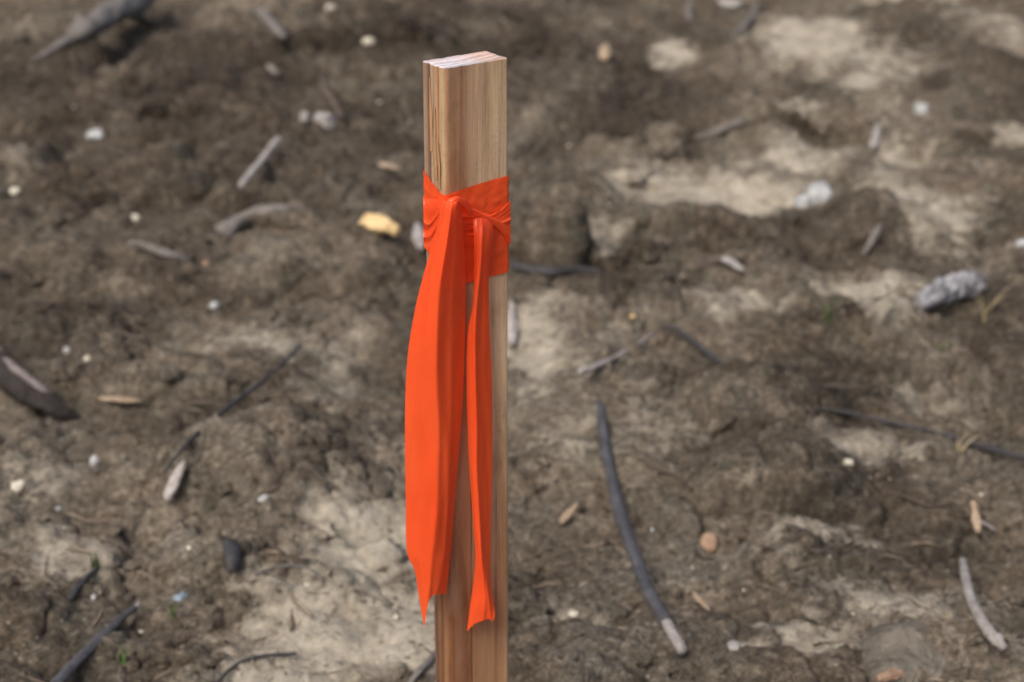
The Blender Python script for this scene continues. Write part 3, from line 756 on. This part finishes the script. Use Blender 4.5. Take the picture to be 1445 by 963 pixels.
stick('twig', [(340, 263, 9), (352, 248, 10), (370, 226, 10), (386, 205, 10), (393, 196, 8)], M_PALESTICK, 'short straight pale twig left of the stake, above the curved grey root', 'twig', 8, seed=18, lift=1.1, rough=.06)
stick('root', [(316, 330, 30), (330, 318, 24), (350, 305, 20), (375, 298, 18), (400, 296, 14), (414, 294, 9)], M_GREYWOOD, 'curved grey root half buried left of the yellow wood chip', 'root', 12, seed=19, lift=.4, rough=.2)
stick('twig', [(182, 343, 8), (205, 348, 12), (230, 357, 14), (255, 364, 12), (268, 368, 7)], M_GREYWOOD, 'short knobbly grey stick lying at the left under the curved root', 'twig', 9, seed=20, lift=.7, rough=.2)
stick('twig', [(362, 12, 8), (378, 28, 14), (392, 44, 15), (400, 52, 10)], M_GREYWOOD, 'short grey stick at the top edge left of the stake', 'twig', 9, seed=21, lift=.7)
stick('root', [(455, 110, 9), (460, 128, 11), (474, 148, 10), (482, 166, 8)], M_BROWNROOT, 'small brown root hooked beside the grey white pebble', 'root', 8, seed=22)
stick('twig', [(140, 800, 5), (122, 816, 9), (108, 832, 10), (98, 846, 9)], M_DARKSTICK, 'small dark twig beside the green grass at the lower left', 'twig', 8, seed=23)
stick('root', [(306, 965, 5), (325, 944, 5), (350, 930, 5), (385, 924, 5), (418, 923, 5)], M_DARKSTICK, 'hair-thin curved root arching over pale sand at the bottom', 'root', 6, seed=24, lift=1.5)
stick('twig', [(578, 966, 10), (592, 948, 10), (606, 932, 9), (620, 916, 7)], M_GREYWOOD, 'grey twig partly hidden behind the foot of the stake', 'twig', 8, seed=25)
stick('twig', [(982, 196, 6), (1005, 188, 10), (1030, 178, 11), (1052, 168, 8)], M_GREYWOOD, 'grey twig right of the stake top pointing at the pale ledge', 'twig', 8, seed=26)
stick('twig', [(1034, 52, 8), (1048, 40, 10), (1060, 26, 9), (1068, 8, 7)], M_GREYWOOD, 'slim grey twig at the top edge right of the stake', 'twig', 8, seed=27)
stick('twig', [(971, -4, 9), (972, 12, 10), (973, 28, 8)], M_GREYWOOD, 'upright pale twig cut by the top edge', 'twig', 8, seed=28)
stick('root', [(720, 372, 10), (745, 380, 14), (780, 384, 14), (815, 380, 11), (850, 385, 7)], M_DARKSTICK, 'dark root emerging from behind the ribbon on the right', 'root', 9, seed=29, lift=.5, rough=.2)
stick('root', [(330, 715, 8), (352, 706, 9), (378, 694, 8), (400, 684, 5)], M_BROWNROOT, 'brown root under the blue grey pebble at the lower left', 'root', 8, seed=30)
stick('twig', [(262, 570, 5), (300, 568, 5), (318, 573, 5), (345, 588, 9), (362, 592, 6)], M_BROWNROOT, 'short brown twig crossing the diagonal dark root', 'twig', 7, seed=31)
stick('root', [(1218, 360, 6), (1228, 345, 10), (1236, 330, 12), (1243, 318, 8)], M_GREYWOOD, 'grey root stub left of the lichened rock', 'root', 8, seed=32)
stick('root', [(985, 378, 5), (1005, 372, 8), (1030, 366, 8), (1050, 366, 5)], M_BROWNROOT, 'brown root touching the pale wood chip above the bent twig', 'root', 8, seed=33)
stick('root', [(1165, 545, 5), (1210, 548, 6), (1240, 545, 6), (1250, 560, 7), (1262, 578, 5)], M_BROWNROOT, 'thin hooked root above the long root at the right', 'root', 7, seed=34)
stick('twig', [(322, 765, 16), (326, 778, 22), (328, 792, 20), (326, 806, 12)], M_DARKSTICK, 'dark bark stump standing left of the pale sand', 'twig', 9, seed=35, lift=1.4, rough=.25)
stick('root', [(880, 640, 4), (905, 650, 5), (930, 664, 6), (955, 672, 5), (975, 690, 4)], M_BROWNROOT, 'fine brown root between the long dark stick and the hollow', 'root', 6, seed=36)
stick('root', [(1240, 690, 4), (1275, 700, 5), (1310, 714, 5), (1345, 712, 4)], M_BROWNROOT, 'fine brown root left of the small wood chip at the right', 'root', 6, seed=37)
stick('root', [(360, 812, 4), (395, 800, 5), (430, 800, 5), (450, 812, 4)], M_GREYWOOD, 'fine pale root beside the dark bark stump', 'root', 6, seed=38)

# wood chips and slivers: flat pointed pieces
def chip(name, a, b, wpx, mat, label, thick=.35, seed=0, cat='wood chip', lift=.6, ends=(.55, .15)):
    ks = (0, .15, .45, .8, 1)
    P, R_ = gpoly([(a[0] + (b[0] - a[0]) * k, a[1] + (b[1] - a[1]) * k, wpx) for k in ks], lift + .35, True)
    r = R_[0]; R = [r * ends[0], r * .9, r, r * .75, r * ends[1]]
    o = tube(name, P, R, mat, n=12, sides=8, rough=.16, seed=seed, flat_=thick, base=P[0])
    for p in o.data.polygons: p.use_smooth = False
    return tag(o, label, cat)
chip('wood_chip', (514, 311), (562, 326), 30, M_YELLOW, 'yellow wood chip on dark soil left of the ribbon knot', .85, 40, lift=.8, ends=(.85, .6))
chip('wood_sliver', (234, 704), (260, 650), 17, M_PALESTICK, 'pale pointed wood sliver with a reddish end, left of centre', .5, 41)
chip('wood_chip', (1021, 364), (1049, 382), 14, M_PALESTICK, 'small pale wood chip between white rock and bent dark twig', .5, 42)
chip('wood_chip', (792, 738), (816, 710), 13, M_TANWOOD, 'small tan wood chip left of the long dark stick', .6, 43)
chip('wood_chip', (1381, 752), (1374, 708), 11, M_TANWOOD, 'tan wood chip standing upright above the bleached curved stick', .7, 44, lift=.8, ends=(.5, .75))
chip('wood_sliver', (1384, 736), (1408, 750), 8, M_PALESTICK, 'thin white sliver touching the upright tan chip', .5, 45)
chip('wood_chip', (722, 486), (721, 428), 12, M_PALESTICK, 'narrow white wood chip just behind the stake on its right', .6, 46, ends=(.9, .7))
chip('wood_chip', (594, 350), (588, 314), 16, M_PALESTICK, 'pale wood chip just left of the ribbon knot', .6, 47)
chip('wood_sliver', (1232, 208), (1240, 174), 11, M_PALESTICK, 'pale upright sliver above the white rock', .6, 48)
chip('wood_sliver', (978, 836), (1002, 862), 10, M_TANWOOD, 'frayed pale sliver right of the peeled stick end', .5, 49)
chip('wood_chip', (1240, 958), (1290, 944), 20, M_ORANGESTONE, 'curled orange bark flake at the bottom right edge', .7, 50)
chip('wood_sliver', (535, 232), (566, 238), 12, M_TANWOOD, 'small tan sliver left of the stake above the ribbon', .6, 51)
chip('wood_chip', (140, 562), (200, 566), 12, M_TANWOOD, 'flat tan splinter lying right of the bark branch', .5, 52)
chip('wood_chip', (853, 84), (855, 62), 14, M_TANWOOD, 'tiny tan chip right of the stake top', .6, 53)
chip('wood_chip', (378, 92), (392, 106), 10, M_GREYWOOD, 'tiny grey chip below the short stick at the top', .6, 54)

# pebbles and rocks
def icosphere(sub):
    import bmesh
    bm = bmesh.new(); bmesh.ops.create_icosphere(bm, subdivisions=sub, radius=1.0)
    V = np.array([v.co[:] for v in bm.verts]); F = [tuple(v.index for v in f.verts) for f in bm.faces]; bm.free(); return V, F
ICO2 = icosphere(2); ICO3 = icosphere(3); ICO4 = icosphere(4); ICO1 = icosphere(1)
def lump(V, seed, amp=.25, fr=1.2):
    a = perlin(V[:, 0] * fr + seed * 3.7, V[:, 1] * fr + seed) + perlin(V[:, 1] * fr + seed * 1.3 + 40, V[:, 2] * fr + seed * 2.1)
    b = perlin(V[:, 0] * fr * 3 + seed, V[:, 2] * fr * 3 - seed) + perlin(V[:, 1] * fr * 3 + seed, V[:, 2] * fr * 3 + seed * 5)
    return V * (1 + amp * a + amp * .35 * b)[:, None]
def rock(name, u, v, wpx, hpx, mat, label, seed, cat='pebble', amp=.3, ico=ICO3, depth=1.0, lift=.3, rot=0, group=None, fr=1.2, flatshade=False):
    p = ground_hit(u, v + hpx * .3); m = mpp(p); rx = wpx * m / 2; rz = hpx * m / 2
    V = lump(ico[0].copy(), seed, amp, fr) * (rx, rx * depth, rz)
    c, s = cos(rot), sin(rot); V = np.stack([V[:, 0] * c - V[:, 1] * s, V[:, 0] * s + V[:, 1] * c, V[:, 2]], 1)
    o = mesh_obj(name, V, ico[1], mat, smooth=not flatshade); o.location = p + (0, 0, rz * lift)
    return tag(o, label, cat, group)
rock('pebble', 137, 191, 23, 21, M_WHITESTONE, 'bright white pebble in the upper left on bare soil', 1)
rock('pebble', 458, 168, 28, 26, M_GREYSTONE, 'pale grey pebble beside the hooked brown root', 2)
rock('pebble', 520, 58, 15, 14, M_CREAMSTONE, 'small cream pebble near the top, left of the stake top', 3)
rock('pebble', 466, 12, 14, 12, M_CREAMSTONE, 'small cream pebble at the top edge left of the stake', 4)
rock('pebble', 430, 172, 12, 22, M_GREYSTONE, 'narrow grey stone left of the pale grey pebble', 5)
rock('pebble', 303, 432, 15, 12, M_WHITESTONE, 'tiny bluish white pebble left of the ribbon tail', 6)
rock('pebble', 27, 685, 20, 19, M_CREAMSTONE, 'round cream pebble near the left edge below the bark branch', 7)
rock('pebble', 134, 650, 15, 15, M_WHITESTONE, 'small white pebble between bark branch and wood sliver', 8)
rock('pebble', 246, 593, 13, 14, M_CREAMSTONE, 'small cream pebble beside the diagonal dark root', 9)
rock('pebble', 372, 704, 18, 12, M_WHITESTONE, 'flat bluish white pebble above the brown root, left of the ribbon tail', 10)
rock('pebble', 83, 718, 13, 11, M_WHITESTONE, 'small white pebble at the left, above the small dark twig', 11)
rock('pebble', 1000, 766, 28, 30, M_ORANGESTONE, 'round orange brown pebble right of the long dark stick', 12, amp=.12)
rock('pebble', 1197, 655, 17, 13, M_CREAMSTONE, 'pale pebble on sandy soil below the long thin root', 13)
rock('pebble', 1442, 343, 15, 17, M_WHITESTONE, 'white pebble cut by the right edge', 14)
rock('pebble', 1300, 153, 18, 18, M_WHITESTONE, 'white pebble in the upper right beside sand', 15)
rock('pebble', 1030, 4, 34, 12, M_GREYSTONE, 'pale stone cut by the top edge', 16)
rock('pebble', 893, 446, 9, 9, M_YELLOW, 'tiny yellow pebble above the pale-ended twig', 17, ico=ICO2)
rock('pebble', 22, 270, 14, 12, M_CREAMSTONE, 'small cream pebble at the left edge, upper half', 18)
rock('pebble', 192, 308, 13, 14, M_CREAMSTONE, 'small cream pebble above the knobbly grey stick', 19)
rock('pebble', 133, 842, 10, 10, M_WHITESTONE, 'tiny white pebble beside the small dark twig', 20, ico=ICO2)
rock('pebble', 200, 889, 14, 10, M_CREAMSTONE, 'yellowish pebble beside the pale broken stick tip', 21, ico=ICO2)
rock('pebble', 95, 498, 11, 11, M_WHITESTONE, 'tiny white pebble above the bark branch', 22, ico=ICO2)
rock('pebble', 124, 506, 11, 11, M_CREAMSTONE, 'tiny cream pebble above the bark branch end', 23, ico=ICO2)
rock('pebble', 291, 373, 11, 12, M_ORANGESTONE, 'tiny orange pebble right of the knobbly grey stick', 24, ico=ICO2)
rock('pebble', 922, 748, 10, 9, M_WHITESTONE, 'tiny white pebble right of the long dark stick', 25, ico=ICO2)
rock('pebble', 1036, 912, 20, 16, M_GREYSTONE, 'small grey pebble at the bottom right of the peeled stick end', 26)
rock('pebble', 810, 870, 15, 9, M_CREAMSTONE, 'flat pale pebble in cracked soil left of the peeled stick end', 27, ico=ICO2)
rock('plastic_scrap', 256, 840, 22, 9, M_BLUEBIT, 'crumpled pale blue scrap on soil at the lower left', 28, 'scrap', amp=.4)
rock('stone', 1279, 905, 185, 100, M_ROCK, 'large flat muddy stone near the bottom right', 29, 'stone', amp=.2, ico=ICO4, depth=.72, lift=-.4)
rock('stone', 845, 352, 52, 22, M_ROCK, 'grey flat stone right of the ribbon', 30, 'stone', amp=.22, lift=.2)
rock('stone', 790, 300, 90, 110, M_CLOD, 'dark rounded earth-covered stone right of the ribbon knot', 31, 'stone', amp=.2, ico=ICO4, lift=.1)
rock('stone', 940, 190, 60, 55, M_CLOD, 'dark earth-covered stone right of the stake top', 37, 'stone', amp=.25, ico=ICO4, lift=.1)
# white two-lobed rock
wr = empty('white_rock', ground_hit(1150, 290)); tag(wr, 'white two-lobed rock on pale sand at the upper right', 'rock')
for (u, v, a, b, sd_) in ((1157, 271, 42, 36, 32), (1132, 284, 25, 23, 33)):
    o = rock('lobe', u, v, a, b, M_WHITESTONE, None, sd_, None, amp=.25, flatshade=False)
    o.location = o.location - wr.location; o.parent = wr
# lichened elongated rock
P, R = gpoly([(1299, 428, 20), (1315, 417, 32), (1340, 407, 36), (1365, 401, 36), (1382, 399, 24)], .6)
tag(tube('lichened_rock', P, R, M_LICHEN, n=40, sides=24, rough=.14, seed=34), 'mottled white and grey elongated rock at the right', 'rock')

# grass
def tuft(u, v, n, hpx, label, mat=M_GRASS, spread=.35, seed=0, name='grass_tuft', wid=.0011, cat='grass'):
    p = ground_hit(u, v); m = mpp(p); rs = np.random.RandomState(seed)
    t = empty(name, p); tag(t, label, cat)
    for k in range(n):
        h = hpx * m * (.6 + .5 * rs.rand()); a = rs.rand() * 2 * pi; s = spread * (.3 + rs.rand()); dx, dy = cos(a) * s, sin(a) * s
        b0 = np.array((rs.uniform(-.004, .004), rs.uniform(-.004, .004), -.003)); V = []; m_ = 7
        for i in range(m_ + 1):
            q = i / m_; c = b0 + np.array((dx * h * q ** 1.7, dy * h * q ** 1.7, h * q * (1 - .25 * s * q))); w_ = wid * (1 - q ** 2.2) + .0001
            V += [c + (-w_ * sin(a + 1), w_ * cos(a + 1), 0), c + (0, 0, .0004), c + (w_ * sin(a + 1), -w_ * cos(a + 1), 0)]
        F = [(i * 3 + j, i * 3 + j + 1, i * 3 + j + 4, i * 3 + j + 3) for i in range(m_) for j in (0, 1)]
        mesh_obj('blade', V, F, mat, t)
tuft(136, 800, 4, 48, 'green grass shoots by the small dark twig at the lower left', seed=1)
tuft(245, 872, 3, 36, 'faint green shoots below the blue scrap', seed=2)
tuft(178, 938, 5, 40, 'small green grass tuft by the lower left stick', seed=3)
tuft(1166, 455, 3, 55, 'green grass shoots left of the pale sand ledge at right', seed=4)
tuft(1345, 352, 5, 22, 'low green sprout above the lichened rock', seed=5, spread=.7)
tuft(1192, 164, 5, 22, 'low green sprout in the upper right by the pale ledge', seed=6, spread=.7)
tuft(1266, 142, 4, 14, 'tiny green sprout on sand in the upper right', seed=7, spread=1.2)
tuft(1324, 492, 5, 22, 'low green sprout below the lichened rock', seed=8, spread=.8)
tuft(1392, 452, 5, 95, 'dry grass stalks right of the lichened rock', M_DRYGRASS, .5, 9, 'dry_grass')
tuft(1352, 640, 3, 40, 'dry stalk across the long thin root at the right', M_DRYGRASS, .8, 10, 'dry_grass')

# ------------------------------------------------------------------ crumbs, grit and fibres
def scatter(name, n, size, mat, label, seed, ico=ICO1, amp=.35, pick=None, zk=.3, squash=.75, flat_=False):
    rs = np.random.RandomState(seed)
    y = 1.0 + 3.9 * rs.rand(n) ** 1.25; x = (rs.rand(n) * 2 - 1) * (.45 + .42 * y); x = x * K; y = y * K
    if pick is not None:
        k = pick(x, y, rs); x, y = x[k], y[k]; n = len(x)
    z = height(x, y); base = ico[0]; nv = len(base); F0 = np.array(ico[1])
    s = K * (size[0] + (size[1] - size[0]) * rs.rand(n) ** 3.2)
    V = np.empty((n, nv, 3))
    for vi in range(12):
        sel = np.arange(vi, n, 12); L = lump(base.copy(), seed + vi * 1.7, amp)
        a = rs.rand(len(sel)) * 2 * pi; c, sn = np.cos(a)[:, None], np.sin(a)[:, None]; st_ = (.7 + .6 * rs.rand(len(sel)))[:, None]
        lx = L[None, :, 0] * st_; ly = L[None, :, 1]
        V[sel] = np.stack([lx * c - ly * sn, lx * sn + ly * c, np.repeat(L[None, :, 2] * squash, len(sel), 0)], -1) * s[sel][:, None, None] + np.stack([x[sel], y[sel], z[sel] + s[sel] * zk], -1)[:, None]
    F = (F0[None] + (np.arange(n) * nv)[:, None, None]).reshape(-1, 3)
    o = big_mesh(name, V.reshape(-1, 3), F, mat)
    if flat_: o.data.polygons.foreach_set('use_smooth', np.zeros(len(F), bool))
    a_ = o.data.attributes.new('sand', 'FLOAT', 'POINT'); a_.data.foreach_set('value', np.repeat(sand_mask(x, y), nv).astype(np.float32))
    a_ = o.data.attributes.new('damp_shade', 'FLOAT', 'POINT'); a_.data.foreach_set('value', np.repeat(damp_shade_mask(x, y), nv).astype(np.float32))
    return tag(o, label, kind='stuff')
patchy = lambda x, y, rs: perlin(x * 3.5, y * 3.5) + .8 * perlin(x * 13, y * 13) > rs.rand(len(x)) * .9 - .55
scatter('soil_crumbs', 9000, (.0016, .010), M_SOIL, 'loose soil crumbs scattered over the ground', 5, ico=ICO2, amp=.6, zk=.05, squash=.65, pick=patchy, flat_=True)
scatter('soil_grains', 34000, (.0010, .0042), M_SOIL, 'fine loose soil grains covering the ground', 35, ico=ICO1, amp=.5, zk=.15, squash=.7, flat_=True)
scatter('soil_clods', 700, (.008, .026), M_SOIL, 'loose lumps of soil', 15, ico=ICO3, amp=.6, zk=-.1, squash=.55, pick=patchy)
scatter('grit', 550, (.0010, .0042), M_CREAMSTONE, 'fine pale grit scattered over the ground', 25)
def fibres(name, n, seed):
    rs = np.random.RandomState(seed); V = []; F = []
    y = 1.05 + 3.4 * rs.rand(n) ** 1.3; x = (rs.rand(n) * 2 - 1) * (.42 + .38 * y); x = x * K; y = y * K
    pts = []
    for i in range(n):
        L = .012 + .055 * rs.rand() ** 2; a = rs.rand() * 2 * pi; cu = rs.uniform(-1.6, 1.6); q = np.linspace(0, 1, 6)
        aa = a + cu * q; px = x[i] + np.cumsum(np.cos(aa)) * L / 6; py = y[i] + np.cumsum(np.sin(aa)) * L / 6; pts.append((px, py))
    PX = np.array([p[0] for p in pts]); PY = np.array([p[1] for p in pts]); PZ = height(PX, PY)
    PZ = PZ.mean(1, keepdims=True) * .5 + PZ * .5 + .0018
    for i in range(n):
        r = .0005 + .0011 * rs.rand() ** 2; b = len(V)
        for k in range(6):
            rr = r * (1 - .7 * (k / 5) ** 2)
            for (dx, dz) in ((-rr, 0), (rr, 0), (0, rr * 1.5)): V.append((PX[i, k] + dx, PY[i, k] + dx * .4, PZ[i, k] + dz))
        for k in range(5):
            for j in range(3): F.append((b + k * 3 + j, b + k * 3 + (j + 1) % 3, b + k * 3 + 3 + (j + 1) % 3, b + k * 3 + 3 + j))
    return tag(mesh_obj(name, V, F, M_FIBRE), 'fine dead plant fibres and rootlets on the soil', kind='stuff')
fibres('plant_fibres', 2600, 3)
